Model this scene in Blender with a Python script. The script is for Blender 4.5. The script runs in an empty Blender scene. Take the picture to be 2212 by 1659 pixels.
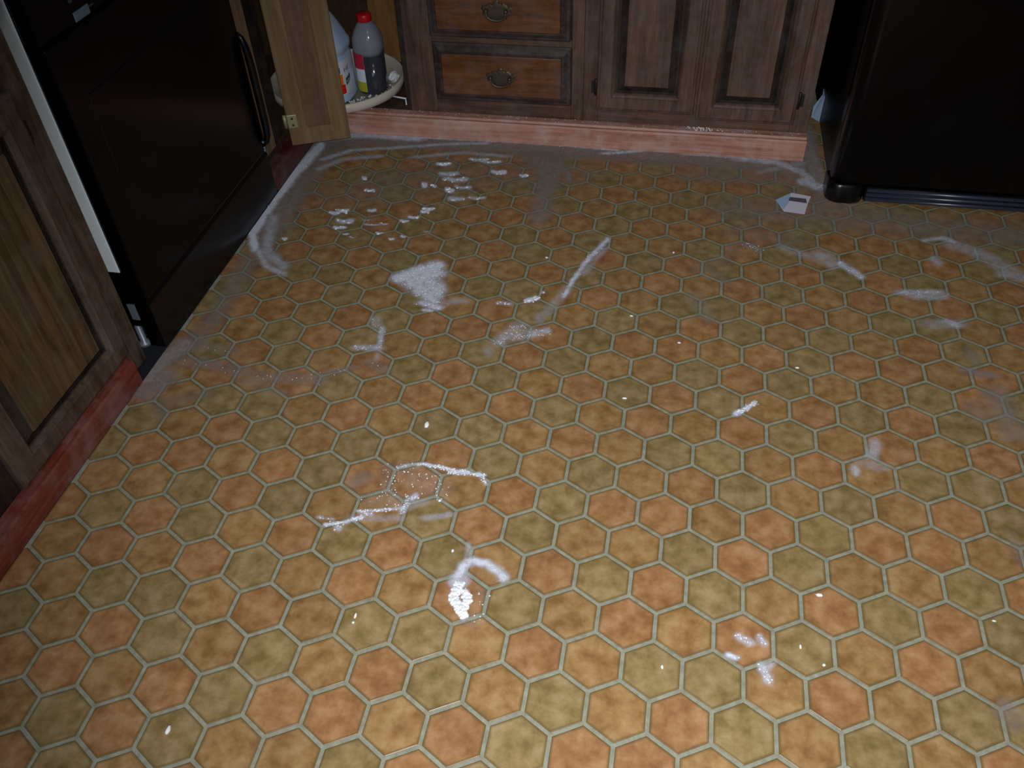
import bpy, math, random
import numpy as np
from mathutils import Vector, Matrix

random.seed(7)
rng = np.random.RandomState(7)
SC = bpy.context.scene
COL = SC.collection

# ------------------------------------------------------------------ camera
RC = np.array([[0.9820535, 0.18587251, -0.03197404],
               [0.10622486, -0.68519123, -0.72057565],
               [-0.15584353, 0.7042474, -0.69263872]])
TC = np.array([0.50128298, -1.15236403, 1.36577023])
FPX = 1851.32
cam_d = bpy.data.cameras.new('camera')
cam = bpy.data.objects.new('camera', cam_d)
COL.objects.link(cam)
cam_d.sensor_fit = 'HORIZONTAL'
cam_d.sensor_width = 36.0
cam_d.lens = FPX / 2212 * 36.0
cam_d.clip_start = 0.02
M3 = Matrix((RC[0], -RC[1], -RC[2])).transposed()
cam.matrix_world = Matrix.Translation(Vector(TC)) @ M3.to_4x4()
SC.camera = cam

# ------------------------------------------------------------------ world, lamps, exposure
W = bpy.data.worlds.new('room_light'); SC.world = W
W.use_nodes = True
bg = W.node_tree.nodes['Background']
bg.inputs[0].default_value = (0.55, 0.68, 1.0, 1)
bg.inputs[1].default_value = 0.08
SC.view_settings.view_transform = 'Standard'
SC.view_settings.look = 'None'
SC.view_settings.gamma = 1.0
SC.view_settings.use_curve_mapping = False
SC.view_settings.exposure = 0.0


def lamp(name, kind, loc, target, power, color, size=0.1, **kw):
    d = bpy.data.lights.new(name, kind)
    d.energy = power; d.color = color
    if kind == 'AREA':
        d.shape = 'DISK'; d.size = size
        if 'spread' in kw: d.spread = kw['spread']
    elif kind == 'SPOT':
        d.shadow_soft_size = size; d.spot_size = kw['angle']; d.spot_blend = kw['blend']
    else:
        d.shadow_soft_size = size
    o = bpy.data.objects.new(name, d); COL.objects.link(o)
    o.location = loc
    o.rotation_euler = (Vector(target) - Vector(loc)).to_track_quat('-Z', 'Y').to_euler()
    return o


# the flash next to the lens, aimed a little low, and the ceiling fitting of the room
lamp('camera_flash', 'SPOT', (0.53, -1.20, 1.42), (0.57, 0.0, 0.0), 140, (1.0, 0.99, 0.97), 0.02,
     angle=math.radians(99), blend=1.0)
lamp('ceiling_lamp', 'AREA', (0.5, -0.9, 2.4), (0.5, -0.5, 0.0), 3, (1.0, 0.92, 0.80), 0.45)

lamp('window_daylight', 'AREA', (0.3, -3.4, 1.5), (0.4, 1.2, 0.4), 9, (0.5, 0.7, 1.0), 1.0)

# ------------------------------------------------------------------ helpers


def tag(o, label=None, cat=None, group=None, kind=None):
    if label: o['label'] = label
    if cat: o['category'] = cat
    if group: o['group'] = group
    if kind: o['kind'] = kind
    return o


def empty(name, loc=(0, 0, 0)):
    o = bpy.data.objects.new(name, None); COL.objects.link(o)
    o.location = loc; o.empty_display_size = 0.05
    return o


class MB:
    """collects shapes and links them as one mesh object"""
    def __init__(s): s.v = []; s.f = []; s.sm = []

    def add(s, vs, fs, smooth=False):
        b = len(s.v); s.v += [tuple(map(float, p)) for p in vs]
        s.f += [tuple(b + i for i in f) for f in fs]; s.sm += [smooth] * len(fs)
        return s

    def box(s, a, b, bev=0.0):
        x0, y0, z0 = [min(a[i], b[i]) for i in range(3)]
        x1, y1, z1 = [max(a[i], b[i]) for i in range(3)]
        if bev <= 0:
            vs = [(x, y, z) for x in (x0, x1) for y in (y0, y1) for z in (z0, z1)]
            fs = [(0, 1, 3, 2), (4, 6, 7, 5), (0, 4, 5, 1), (2, 3, 7, 6), (0, 2, 6, 4), (1, 5, 7, 3)]
            return s.add(vs, fs)
        import bmesh
        bm = bmesh.new()
        bmesh.ops.create_cube(bm, size=1)
        for v in bm.verts:
            v.co = Vector(((x0 + x1) / 2 + v.co.x * (x1 - x0), (y0 + y1) / 2 + v.co.y * (y1 - y0),
                           (z0 + z1) / 2 + v.co.z * (z1 - z0)))
        bmesh.ops.bevel(bm, geom=bm.edges[:], offset=bev, segments=2, affect='EDGES', profile=0.5)
        bm.verts.index_update()
        vs = [v.co[:] for v in bm.verts]; fs = [[v.index for v in f.verts] for f in bm.faces]
        bm.free()
        return s.add(vs, fs, False)

    def lathe(s, prof, c=(0, 0, 0), n=28, sx=1.0, sy=1.0, power=2.0):
        """prof = (radius, z); power > 2 gives a squarish section"""
        vs = []
        for r, z in prof:
            for k in range(n):
                t = 2 * math.pi * k / n
                cx, cy = math.cos(t), math.sin(t)
                m = (abs(cx) ** power + abs(cy) ** power) ** (-1 / power)
                vs.append((c[0] + r * sx * cx * m, c[1] + r * sy * cy * m, c[2] + z))
        fs = []
        for i in range(len(prof) - 1):
            for k in range(n):
                k2 = (k + 1) % n
                fs.append((i * n + k, i * n + k2, (i + 1) * n + k2, (i + 1) * n + k))
        fs.append(tuple(reversed(range(n))))
        fs.append(tuple((len(prof) - 1) * n + k for k in range(n)))
        return s.add(vs, fs, True)

    def tube(s, pts, r, n=10, taper=None):
        pts = [Vector(p) for p in pts]; vs = []; prev = None
        for i, p in enumerate(pts):
            d = (pts[min(i + 1, len(pts) - 1)] - pts[max(i - 1, 0)]).normalized()
            if prev is None:
                a = d.orthogonal().normalized()
            else:
                a = (prev - d * prev.dot(d)).normalized()
            prev = a; b = d.cross(a)
            rr = r if taper is None else r * taper[i]
            for k in range(n):
                t = 2 * math.pi * k / n
                vs.append(p + a * math.cos(t) * rr + b * math.sin(t) * rr)
        fs = []
        for i in range(len(pts) - 1):
            for k in range(n):
                k2 = (k + 1) % n
                fs.append((i * n + k, i * n + k2, (i + 1) * n + k2, (i + 1) * n + k))
        fs.append(tuple(reversed(range(n)))); fs.append(tuple((len(pts) - 1) * n + k for k in range(n)))
        return s.add(vs, fs, True)

    def rings(s, O, U, V, N, w, h, prof, close=True):
        """nested rectangles: O = lower left corner, prof = (inset, height along N)"""
        O, U, V, N = Vector(O), Vector(U), Vector(V), Vector(N)
        vs = []
        for ins, d in prof:
            for (a, b) in ((ins, ins), (w - ins, ins), (w - ins, h - ins), (ins, h - ins)):
                vs.append(O + U * a + V * b + N * d)
        fs = []
        for i in range(len(prof) - 1):
            for k in range(4):
                k2 = (k + 1) % 4
                fs.append((i * 4 + k, i * 4 + k2, (i + 1) * 4 + k2, (i + 1) * 4 + k))
        if close:
            q = (len(prof) - 1) * 4
            fs.append((q, q + 1, q + 2, q + 3))
        fs.append((3, 2, 1, 0)) if close else None
        return s.add(vs, fs)

    def mesh(s, name, mat):
        me = bpy.data.meshes.new(name)
        me.from_pydata(s.v, [], s.f); me.materials.append(mat)
        me.polygons.foreach_set('use_smooth', s.sm)
        me.update()
        return me

    def build(s, name, mat, parent=None, loc=None):
        o = bpy.data.objects.new(name, s.mesh(name, mat)); COL.objects.link(o)
        if parent: o.parent = parent; o.matrix_parent_inverse = Matrix.Translation(-parent.location) if parent.type == 'EMPTY' else Matrix()
        if loc: o.location = loc
        return o


def sub(mb, name, mat, parent):
    """a sub-part: its parent is a mesh part that sits at the world origin"""
    o = bpy.data.objects.new(name, mb.mesh(name, mat)); COL.objects.link(o); o.parent = parent
    return o


# ------------------------------------------------------------------ materials
def s2l(c):
    return tuple((x / 255 / 12.92 if x <= 10 else ((x / 255 + 0.055) / 1.055) ** 2.4) for x in c) + (1,)


def mat(name, rgb, rough=0.5, spec=0.5, metal=0.0, **kw):
    m = bpy.data.materials.new(name); m.use_nodes = True
    p = m.node_tree.nodes['Principled BSDF']
    p.inputs['Base Color'].default_value = s2l(rgb)
    p.inputs['Roughness'].default_value = rough
    p.inputs['Specular IOR Level'].default_value = spec
    p.inputs['Metallic'].default_value = metal
    for k, v in kw.items():
        p.inputs[k.replace('_', ' ')].default_value = v
    return m


def noise(nt, vec, scale, detail=4, rough=0.6, dist=0.0):
    n = nt.nodes.new('ShaderNodeTexNoise')
    n.inputs['Scale'].default_value = scale; n.inputs['Detail'].default_value = detail
    n.inputs['Roughness'].default_value = rough; n.inputs['Distortion'].default_value = dist
    nt.links.new(vec, n.inputs['Vector'])
    return n.outputs['Fac']


def ramp(nt, fac, stops):
    r = nt.nodes.new('ShaderNodeValToRGB'); e = r.color_ramp.elements
    e[0].position, e[0].color = stops[0][0], stops[0][1]
    e[1].position, e[1].color = stops[-1][0], stops[-1][1]
    for p, c in stops[1:-1]:
        x = e.new(p); x.color = c
    nt.links.new(fac, r.inputs[0])
    return r.outputs[0]


def mixc(nt, fac, a, b, mode='MIX'):
    m = nt.nodes.new('ShaderNodeMix'); m.data_type = 'RGBA'; m.blend_type = mode
    for s, v in ((0, fac), (6, a), (7, b)):
        if isinstance(v, (float, int, tuple)):
            m.inputs[s].default_value = v
        else:
            nt.links.new(v, m.inputs[s])
    return m.outputs[2]


def bump(nt, h, strength, dist=0.002):
    b = nt.nodes.new('ShaderNodeBump'); b.inputs['Strength'].default_value = strength
    b.inputs['Distance'].default_value = dist
    nt.links.new(h, b.inputs['Height'])
    nt.links.new(b.outputs[0], nt.nodes['Principled BSDF'].inputs['Normal'])


def wpos(nt, scale):
    g = nt.nodes.new('ShaderNodeNewGeometry'); mp = nt.nodes.new('ShaderNodeMapping')
    mp.inputs['Scale'].default_value = scale
    nt.links.new(g.outputs['Position'], mp.inputs['Vector'])
    return mp.outputs[0]


def wood(name, dark, mid, light, scale, rough=0.42, dust=0.15, spec=0.4, dustcol=(120, 112, 112)):
    m = mat(name, mid, rough, spec); nt = m.node_tree; p = nt.nodes['Principled BSDF']
    v = wpos(nt, scale)
    g = noise(nt, v, 1.0, 6, 0.65, 0.6)
    c = ramp(nt, g, [(0.30, s2l(dark)), (0.5, s2l(mid)), (0.72, s2l(light))])
    fine = noise(nt, wpos(nt, tuple(k * 5 for k in scale)), 1.0, 3, 0.7)
    c = mixc(nt, ramp(nt, fine, [(0.35, (0, 0, 0, 1)), (0.75, (0.45, 0.45, 0.45, 1))]), c, s2l(dark))
    d = noise(nt, wpos(nt, (1, 1, 1)), 14, 5, 0.7)
    c = mixc(nt, ramp(nt, d, [(0.42, (0, 0, 0, 1)), (0.8, (dust, dust, dust, 1))]), c, s2l(dustcol))
    nt.links.new(c, p.inputs['Base Color'])
    nt.links.new(ramp(nt, d, [(0.3, (rough,) * 3 + (1,)), (0.7, (min(1, rough + 0.25),) * 3 + (1,))]), p.inputs['Roughness'])
    bump(nt, g, 0.12)
    return m


VERT = (55, 55, 4)
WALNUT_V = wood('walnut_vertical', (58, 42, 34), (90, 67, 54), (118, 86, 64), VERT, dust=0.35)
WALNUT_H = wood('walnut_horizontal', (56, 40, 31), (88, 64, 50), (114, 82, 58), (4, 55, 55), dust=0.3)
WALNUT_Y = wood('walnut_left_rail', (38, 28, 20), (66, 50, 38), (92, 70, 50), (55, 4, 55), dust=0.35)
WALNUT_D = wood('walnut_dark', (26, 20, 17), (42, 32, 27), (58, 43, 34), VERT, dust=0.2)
DRAWER = wood('drawer_face', (66, 36, 15), (102, 60, 26), (130, 80, 36), (4, 40, 40), rough=0.38, dust=0.35)
DRAWER_EDGE = wood('drawer_moulding', (36, 28, 26), (58, 46, 42), (84, 68, 62), (4, 55, 55), rough=0.3, dust=0.35)  # darkened: shade on the moulding sides is put into the colour
LEFT_PANEL = wood('left_door_panel', (56, 42, 26), (96, 74, 48), (122, 98, 66), (60, 60, 5), dust=0.25)
INNER = wood('door_inside', (96, 76, 48), (120, 96, 64), (140, 114, 78), (50, 50, 4), rough=0.5, dust=0.1)
INNER_P = wood('door_inside_panel', (80, 58, 42), (104, 78, 56), (120, 92, 66), (50, 50, 4), rough=0.5, dust=0.15)
LEFT_FRAME = wood('worn_left_frame', (48, 38, 29), (80, 64, 50), (108, 88, 66), (60, 60, 5), dust=0.45)
TANW = wood('tan_stile', (112, 88, 66), (146, 118, 92), (166, 140, 112), VERT, rough=0.5, dust=0.3)
INTERIOR = wood('cabinet_interior', (100, 70, 32), (140, 100, 50), (164, 122, 66), (30, 30, 4), rough=0.5, dust=0.15)
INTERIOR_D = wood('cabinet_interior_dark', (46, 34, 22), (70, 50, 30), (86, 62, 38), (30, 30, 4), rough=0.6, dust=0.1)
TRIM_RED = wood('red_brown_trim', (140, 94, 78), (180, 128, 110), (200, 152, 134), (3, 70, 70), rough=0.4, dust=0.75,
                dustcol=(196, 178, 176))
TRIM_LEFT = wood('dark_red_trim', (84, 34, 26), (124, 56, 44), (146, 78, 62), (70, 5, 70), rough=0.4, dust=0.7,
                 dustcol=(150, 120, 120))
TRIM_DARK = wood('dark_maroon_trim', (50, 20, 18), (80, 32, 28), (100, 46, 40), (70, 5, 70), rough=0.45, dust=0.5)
BLACK = mat('glossy_black', (4, 4, 6), 0.2, 0.22)
BLACK_SIDE = mat('satin_black', (6, 6, 9), 0.35, 0.3)
BLACK_SOFT = mat('black_plastic', (8, 8, 11), 0.25, 0.4)
BLUE_BLACK = mat('bluish_black_trim', (44, 48, 66), 0.28, 0.6)
WHITE_SIDE = mat('white_enamel', (228, 242, 250), 0.35, 0.5)
GREY_METAL = mat('grey_metal', (120, 130, 145), 0.4, 0.5, 0.3)
BRONZE = mat('old_bronze', (92, 84, 70), 0.5, 0.5, 0.75)
HINGE = mat('dusty_hinge_plate', (148, 146, 112), 0.45, 0.5, 0.25)
SCREW = mat('dark_screw', (50, 48, 42), 0.4, 0.5, 0.6)
SUSAN = mat('cream_plastic', (206, 200, 186), 0.45, 0.5)
WHITE_P = mat('white_plastic', (222, 226, 234), 0.5, 0.5)
WALL = mat('wall_paint', (120, 112, 100), 0.9, 0.2)
COUNTER = mat('counter_laminate', (110, 98, 84), 0.5, 0.4)
JUG = mat('milky_blue_plastic', (172, 194, 228), 0.32, 0.5)
PAPER_L = mat('label_paper', (208, 218, 232), 0.55, 0.3)
RED = mat('red_plastic', (190, 18, 28), 0.35, 0.5)
PINK = mat('label_red', (178, 34, 62), 0.5, 0.3)
YELLOW = mat('label_yellow', (168, 170, 40), 0.5, 0.3)
ORANGE = mat('label_orange', (226, 116, 22), 0.5, 0.3)
LRED = mat('label_tomato', (206, 30, 20), 0.5, 0.3)
GREEN = mat('label_green', (36, 84, 66), 0.5, 0.3)
BLUE = mat('label_blue', (60, 100, 190), 0.5, 0.3)
INK = mat('label_ink', (58, 64, 84), 0.5, 0.3)
LIQUID = mat('dark_liquid', (16, 10, 22), 0.12, 0.5)
CLEAR = mat('clear_bottle', (190, 200, 214), 0.12, 0.5)
p_ = CLEAR.node_tree.nodes['Principled BSDF']
p_.inputs['Alpha'].default_value = 0.07
MILKY = mat('hazy_clear_plastic', (150, 156, 168), 0.14, 0.5)
MILKY.node_tree.nodes['Principled BSDF'].inputs['Alpha'].default_value = 0.62
SCRAP = mat('white_card', (216, 212, 228), 0.6, 0.3)
SCRAP_B = mat('pale_blue_card', (160, 190, 222), 0.6, 0.3)
SCRAP_D = mat('grey_card_back', (92, 84, 88), 0.7, 0.3)
DIMGREY = mat('dim_grey_print', (70, 72, 78), 0.5)
SUBFLOOR = mat('dark_subfloor', (34, 36, 44), 0.8, 0.2)


def tile_mat(name, dark, mid, light):
    m = mat(name, mid, 0.3, 0.35); nt = m.node_tree; p = nt.nodes['Principled BSDF']
    v = wpos(nt, (1, 1, 1))
    a = noise(nt, v, 30, 3, 0.58, 0.0)
    oi = nt.nodes.new('ShaderNodeObjectInfo')
    c = ramp(nt, a, [(0.32, s2l(dark)), (0.5, s2l(mid)), (0.68, s2l(light))])
    b = noise(nt, v, 300, 2, 0.7)
    c = mixc(nt, ramp(nt, b, [(0.35, (0, 0, 0, 1)), (0.7, (0.22, 0.22, 0.22, 1))]), c, s2l(dark))
    # printed darker rim of every tile
    tc = nt.nodes.new('ShaderNodeAttribute'); tc.attribute_name = 'rim'
    c = mixc(nt, ramp(nt, tc.outputs['Fac'], [(0.0, (0, 0, 0, 1)), (1.0, (0.75, 0.75, 0.75, 1))]), c, s2l((98, 84, 50)))
    hs = nt.nodes.new('ShaderNodeHueSaturation')
    mr = nt.nodes.new('ShaderNodeMapRange')
    mr.inputs[3].default_value = 0.93; mr.inputs[4].default_value = 1.07
    nt.links.new(oi.outputs['Random'], mr.inputs[0]); nt.links.new(mr.outputs[0], hs.inputs['Value'])
    nt.links.new(c, hs.inputs['Color'])
    nt.links.new(hs.outputs[0], p.inputs['Base Color'])
    # worn gloss
    w = noise(nt, v, 9, 4, 0.6)
    nt.links.new(ramp(nt, w, [(0.3, (0.30,) * 3 + (1,)), (0.7, (0.5,) * 3 + (1,))]), p.inputs['Roughness'])
    bump(nt, a, 0.04, 0.001)
    return m


T_G = tile_mat('olive_tile', (116, 98, 58), (142, 121, 81), (160, 140, 102))
T_B = tile_mat('golden_brown_tile', (126, 93, 54), (152, 118, 76), (168, 138, 96))
T_O = tile_mat('orange_brown_tile', (132, 92, 56), (156, 115, 76), (174, 136, 98))
GROUT = mat('grout_print', (146, 146, 128), 0.7, 0.2)
nt = GROUT.node_tree
gn = noise(nt, wpos(nt, (1, 1, 1)), 60, 5, 0.7)
nt.links.new(ramp(nt, gn, [(0.3, s2l((122, 124, 108))), (0.7, s2l((154, 157, 142)))]), nt.nodes['Principled BSDF'].inputs['Base Color'])


def powder_mat(name, rgb):
    m = mat(name, rgb, 0.9, 0.2); nt = m.node_tree; p = nt.nodes['Principled BSDF']
    at = nt.nodes.new('ShaderNodeAttribute'); at.attribute_name = 'powder_amount'
    v = wpos(nt, (1, 1, 1))
    n1 = noise(nt, v, 55, 6, 0.75, 0.4); n2 = noise(nt, v, 420, 2, 0.7)
    def mth(op, a, b):
        q = nt.nodes.new('ShaderNodeMath'); q.operation = op
        for i, x in enumerate((a, b)):
            if isinstance(x, float): q.inputs[i].default_value = x
            else: nt.links.new(x, q.inputs[i])
        return q.outputs[0]
    # alpha = density * (patchy grain)
    g = mth('ADD', mth('MULTIPLY', n1, 2.2), mth('MULTIPLY', n2, 1.2))
    g = mth('SUBTRACT', g, 1.05)
    q = mth('ADD', mth('MULTIPLY', at.outputs['Fac'], g), mth('MULTIPLY', mth('POWER', at.outputs['Fac'], 3.0), 0.6))
    cl = nt.nodes.new('ShaderNodeClamp'); nt.links.new(q, cl.inputs[0]); cl.inputs[2].default_value = 0.95
    nt.links.new(cl.outputs[0], p.inputs['Alpha'])
    return m


POWDER = powder_mat('white_powder', (214, 220, 236))
FILM = powder_mat('thin_powder_film', (156, 148, 146))
CLUMP = mat('powder_clump', (232, 236, 244), 0.8, 0.3)

# ------------------------------------------------------------------ floor
FX0, FY1 = -0.668, 1.348
U = 0.1016; ASP = 0.94672; H = 0.5825; S3 = 1 / math.sqrt(3)
GR = 0.0034                     # half of the grout line
PAT = {0: 'BOGBG', 1: 'OBOGO', 2: 'GOGBB', 3: 'GBOGO', 4: 'OGBOB', 5: 'BOBGG'}


def tile_kind(i, j):
    k = j // 6
    return PAT[j - 6 * k][(i + 3 * k) % 5]


def centre(i, j): return ((i + 0.5 * j) * U, -1.5 * S3 * j * ASP * U)


hy, my = H * ASP * U, (1.5 * S3 - H) * ASP * U
HEX = [(0, hy), (U / 2, my), (U / 2, -my), (0, -hy), (-U / 2, -my), (-U / 2, my)][::-1]   # counter-clockwise


def inset(poly, d):
    n = len(poly); out = []
    for k in range(n):
        a, b, c = poly[k - 1], poly[k], poly[(k + 1) % n]
        e1 = (b[0] - a[0], b[1] - a[1]); e2 = (c[0] - b[0], c[1] - b[1])
        l1, l2 = math.hypot(*e1), math.hypot(*e2)
        n1 = (-e1[1] / l1, e1[0] / l1); n2 = (-e2[1] / l2, e2[0] / l2)
        q = 1 + n1[0] * n2[0] + n1[1] * n2[1]
        out.append((b[0] + (n1[0] + n2[0]) * d / q, b[1] + (n1[1] + n2[1]) * d / q))
    return out


def clip(poly, nx, ny, c):          # keep nx*x + ny*y <= c
    out = []
    for k in range(len(poly)):
        a, b = poly[k - 1], poly[k]
        da, db = nx * a[0] + ny * a[1] - c, nx * b[0] + ny * b[1] - c
        if (da <= 0) != (db <= 0):
            t = da / (da - db); out.append((a[0] + (b[0] - a[0]) * t, a[1] + (b[1] - a[1]) * t))
        if db <= 0: out.append(b)
    clean = []
    for q in out:
        if not clean or math.hypot(q[0] - clean[-1][0], q[1] - clean[-1][1]) > 1e-4: clean.append(q)
    if len(clean) > 1 and math.hypot(clean[0][0] - clean[-1][0], clean[0][1] - clean[-1][1]) < 1e-4: clean.pop()
    return clean


def area(p): return 0.5 * sum(p[k - 1][0] * p[k][1] - p[k][0] * p[k - 1][1] for k in range(len(p)))


def tile_geo(poly):
    """tile with a recessed grout edge: side wall, small bevel, printed rim, field"""
    rings = [(0.0, -0.0016), (0.0, -0.0006), (0.0012, 0.0), (0.0055, 0.0)]
    vs, fs, rim = [], [], []
    n = len(poly)
    for d, z in rings:
        try:
            q = inset(poly, d) if d else poly
            if d and (area(q) <= 0 or area(q) > area(poly)): q = poly
        except ZeroDivisionError:
            q = poly
        vs += [(x, y, z) for x, y in q]
        rim += [1.0 if d < 0.004 else 0.0] * n
    for r in range(len(rings) - 1):
        for k in range(n):
            k2 = (k + 1) % n
            fs.append((r * n + k, r * n + k2, (r + 1) * n + k2, (r + 1) * n + k))
    fs.append(tuple((len(rings) - 1) * n + k for k in range(n)))
    return vs, fs, rim


def tile_mesh(geos, m, name='tile'):
    V, F, Rm = [], [], []
    for vs, fs, rim in geos:
        b = len(V); V += vs; F += [tuple(b + i for i in f) for f in fs]; Rm += rim
    me = bpy.data.meshes.new(name); me.from_pydata(V, [], F); me.materials.append(m)
    a = me.attributes.new('rim', 'FLOAT', 'POINT'); a.data.foreach_set('value', Rm)
    me.update(); return me


def to_px(P):
    C = RC @ (np.array(P) - TC); return C[0] / C[2] * FPX + 1106, C[1] / C[2] * FPX + 829.5


fl = MB()
fl.add([(FX0, -1.6, -0.0014), (2.0, -1.6, -0.0014), (2.0, 2.0, -0.0014), (FX0, 2.0, -0.0014),
        (FX0, -1.6, -0.03), (2.0, -1.6, -0.03), (2.0, 2.0, -0.03), (FX0, 2.0, -0.03)],
       [(0, 1, 2, 3), (7, 6, 5, 4), (0, 4, 5, 1), (1, 5, 6, 2), (2, 6, 7, 3), (3, 7, 4, 0)])
floor = fl.build('floor', GROUT)
tag(floor, 'hexagonal patterned vinyl floor in olive, gold and orange brown', kind='structure')
sf = MB(); sf.box((-1.4, -1.6, -0.03), (FX0, 2.0, -0.006))
tag(sf.build('floor', SUBFLOOR), 'dark bare floor under the left cabinets and range', kind='structure')

TM = {'G': T_G, 'B': T_B, 'O': T_O}
full = inset(HEX, GR)
FULLME = {k: tile_mesh([tile_geo(full)], TM[k]) for k in 'GBO'}
cand = []
for j in range(-26, 16):
    for i in range(-34, 44):
        cx, cy = centre(i, j)
        if not (FX0 - 0.06 < cx < 1.9 and -1.5 < cy < 1.72): continue
        poly = [(cx + x, cy + y) for x, y in full]
        cut = clip(poly, -1, 0, -(FX0 + 0.0005))
        if cx < 0.905: cut = clip(cut, 0, 1, FY1 - 0.0005) if cut else cut
        elif cy > 1.28: cut = clip(cut, -1, 0, -0.905) if cut else cut
        if len(cut) < 3 or area(cut) < 2e-4: continue
        whole = abs(area(cut) - area(full)) < 1e-7
        px, py = to_px((cx, cy, 0))
        vis = -50 < px < 2262 and -50 < py < 1709
        e = [to_px((x, y, 0)) for x, y in cut]
        a = abs(area(e)) if vis else 0
        cand.append((a, i, j, cx, cy, cut, whole, tile_kind(i, j)))
cand.sort(key=lambda t: -t[0])
rest = {'G': [], 'B': [], 'O': []}
for n, (a, i, j, cx, cy, cut, whole, k) in enumerate(cand):
    if n < 300:
        me = FULLME[k] if whole else tile_mesh([tile_geo([(x - cx, y - cy) for x, y in cut])], TM[k])
        o = bpy.data.objects.new('tile', me); COL.objects.link(o); o.parent = floor; o.location = (cx, cy, 0)
    else:
        rest[k].append(tile_geo(cut))
me = bpy.data.meshes.new('tile_field')
V, F, Rm, Mi = [], [], [], []
for mi, k in enumerate('GBO'):
    me.materials.append(TM[k])
    for vs, fs, rim in rest[k]:
        b = len(V); V += vs; F += [tuple(b + i for i in f) for f in fs]; Rm += rim; Mi += [mi] * len(fs)
me.from_pydata(V, [], F); me.polygons.foreach_set('material_index', Mi)
at = me.attributes.new('rim', 'FLOAT', 'POINT'); at.data.foreach_set('value', Rm); me.update()
o = bpy.data.objects.new('tile_field', me); COL.objects.link(o); o.parent = floor; o['kind'] = 'stuff'

# ------------------------------------------------------------------ walls, baseboards
tag(MB().box((-1.4, 2.0, -0.03), (2.0, 2.06, 2.5)).build('wall_back', WALL), 'painted wall behind the back cabinets', kind='structure')
tag(MB().box((-1.46, -1.6, -0.03), (-1.4, 2.06, 2.5)).build('wall_left', WALL), 'painted wall behind the left cabinets', kind='structure')
tag(MB().box((2.0, -1.6, -0.03), (2.06, 2.06, 2.5)).build('wall_right', WALL), 'painted wall beyond the refrigerator', kind='structure')


def board(name, m, pts, axis, a, b, label):
    """extruded moulding profile; pts = (distance from face, z)"""
    vs = []
    for t in (a, b):
        for d, z in pts:
            vs.append((t, FY1 + d, z) if axis == 'x' else (FX0 - d, t, z))
    n = len(pts); fs = [(k, (k + 1) % n, n + (k + 1) % n, n + k) for k in range(n)]
    fs += [tuple(range(n)), tuple(range(2 * n - 1, n - 1, -1))]
    return tag(MB().add(vs, fs).build(name, m), label, kind='structure')


PROF = [(0, 0), (0, 0.060), (0.004, 0.065), (0.012, 0.065), (0.015, 0.060), (0.019, 0.060), (0.022, 0.068),
        (0.050, 0.068), (0.054, 0.062), (0.056, 0.062), (0.056, 0)]
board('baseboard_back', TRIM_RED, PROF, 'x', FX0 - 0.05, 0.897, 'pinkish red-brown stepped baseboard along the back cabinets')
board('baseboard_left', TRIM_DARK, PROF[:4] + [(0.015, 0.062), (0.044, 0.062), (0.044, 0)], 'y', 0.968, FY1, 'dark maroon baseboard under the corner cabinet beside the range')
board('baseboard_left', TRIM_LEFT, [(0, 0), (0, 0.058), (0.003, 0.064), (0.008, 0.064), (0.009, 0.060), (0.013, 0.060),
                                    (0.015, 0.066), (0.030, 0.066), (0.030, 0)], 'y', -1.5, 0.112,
      'red painted baseboard under the near left cabinet')

# ------------------------------------------------------------------ back cabinets
YC = 1.405


def drawer(parent, x0, x1, z0, z1, handle=True):
    w, h = x1 - x0, z1 - z0
    f = MB(); f.rings((x0, YC, z0), (1, 0, 0), (0, 0, 1), (0, -1, 0), w, h,
                      [(0, 0), (0, 0.006), (0.004, 0.009), (0.010, 0.010), (0.022, 0.018), (0.026, 0.018), (0.029, 0.022)])
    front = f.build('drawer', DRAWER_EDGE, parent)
    pn = MB(); pn.rings((x0 + 0.029, YC - 0.022, z0 + 0.029), (1, 0, 0), (0, 0, 1), (0, -1, 0), w - 0.058, h - 0.058,
                        [(0, 0), (0, 0.001), (0.002, 0.0022)])
    sub(pn, 'drawer_panel', DRAWER, front)
    if handle:
        pull(front, (x0 + x1) / 2, (z0 + z1) / 2 - 0.004, YC - 0.0245)
    return front


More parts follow.
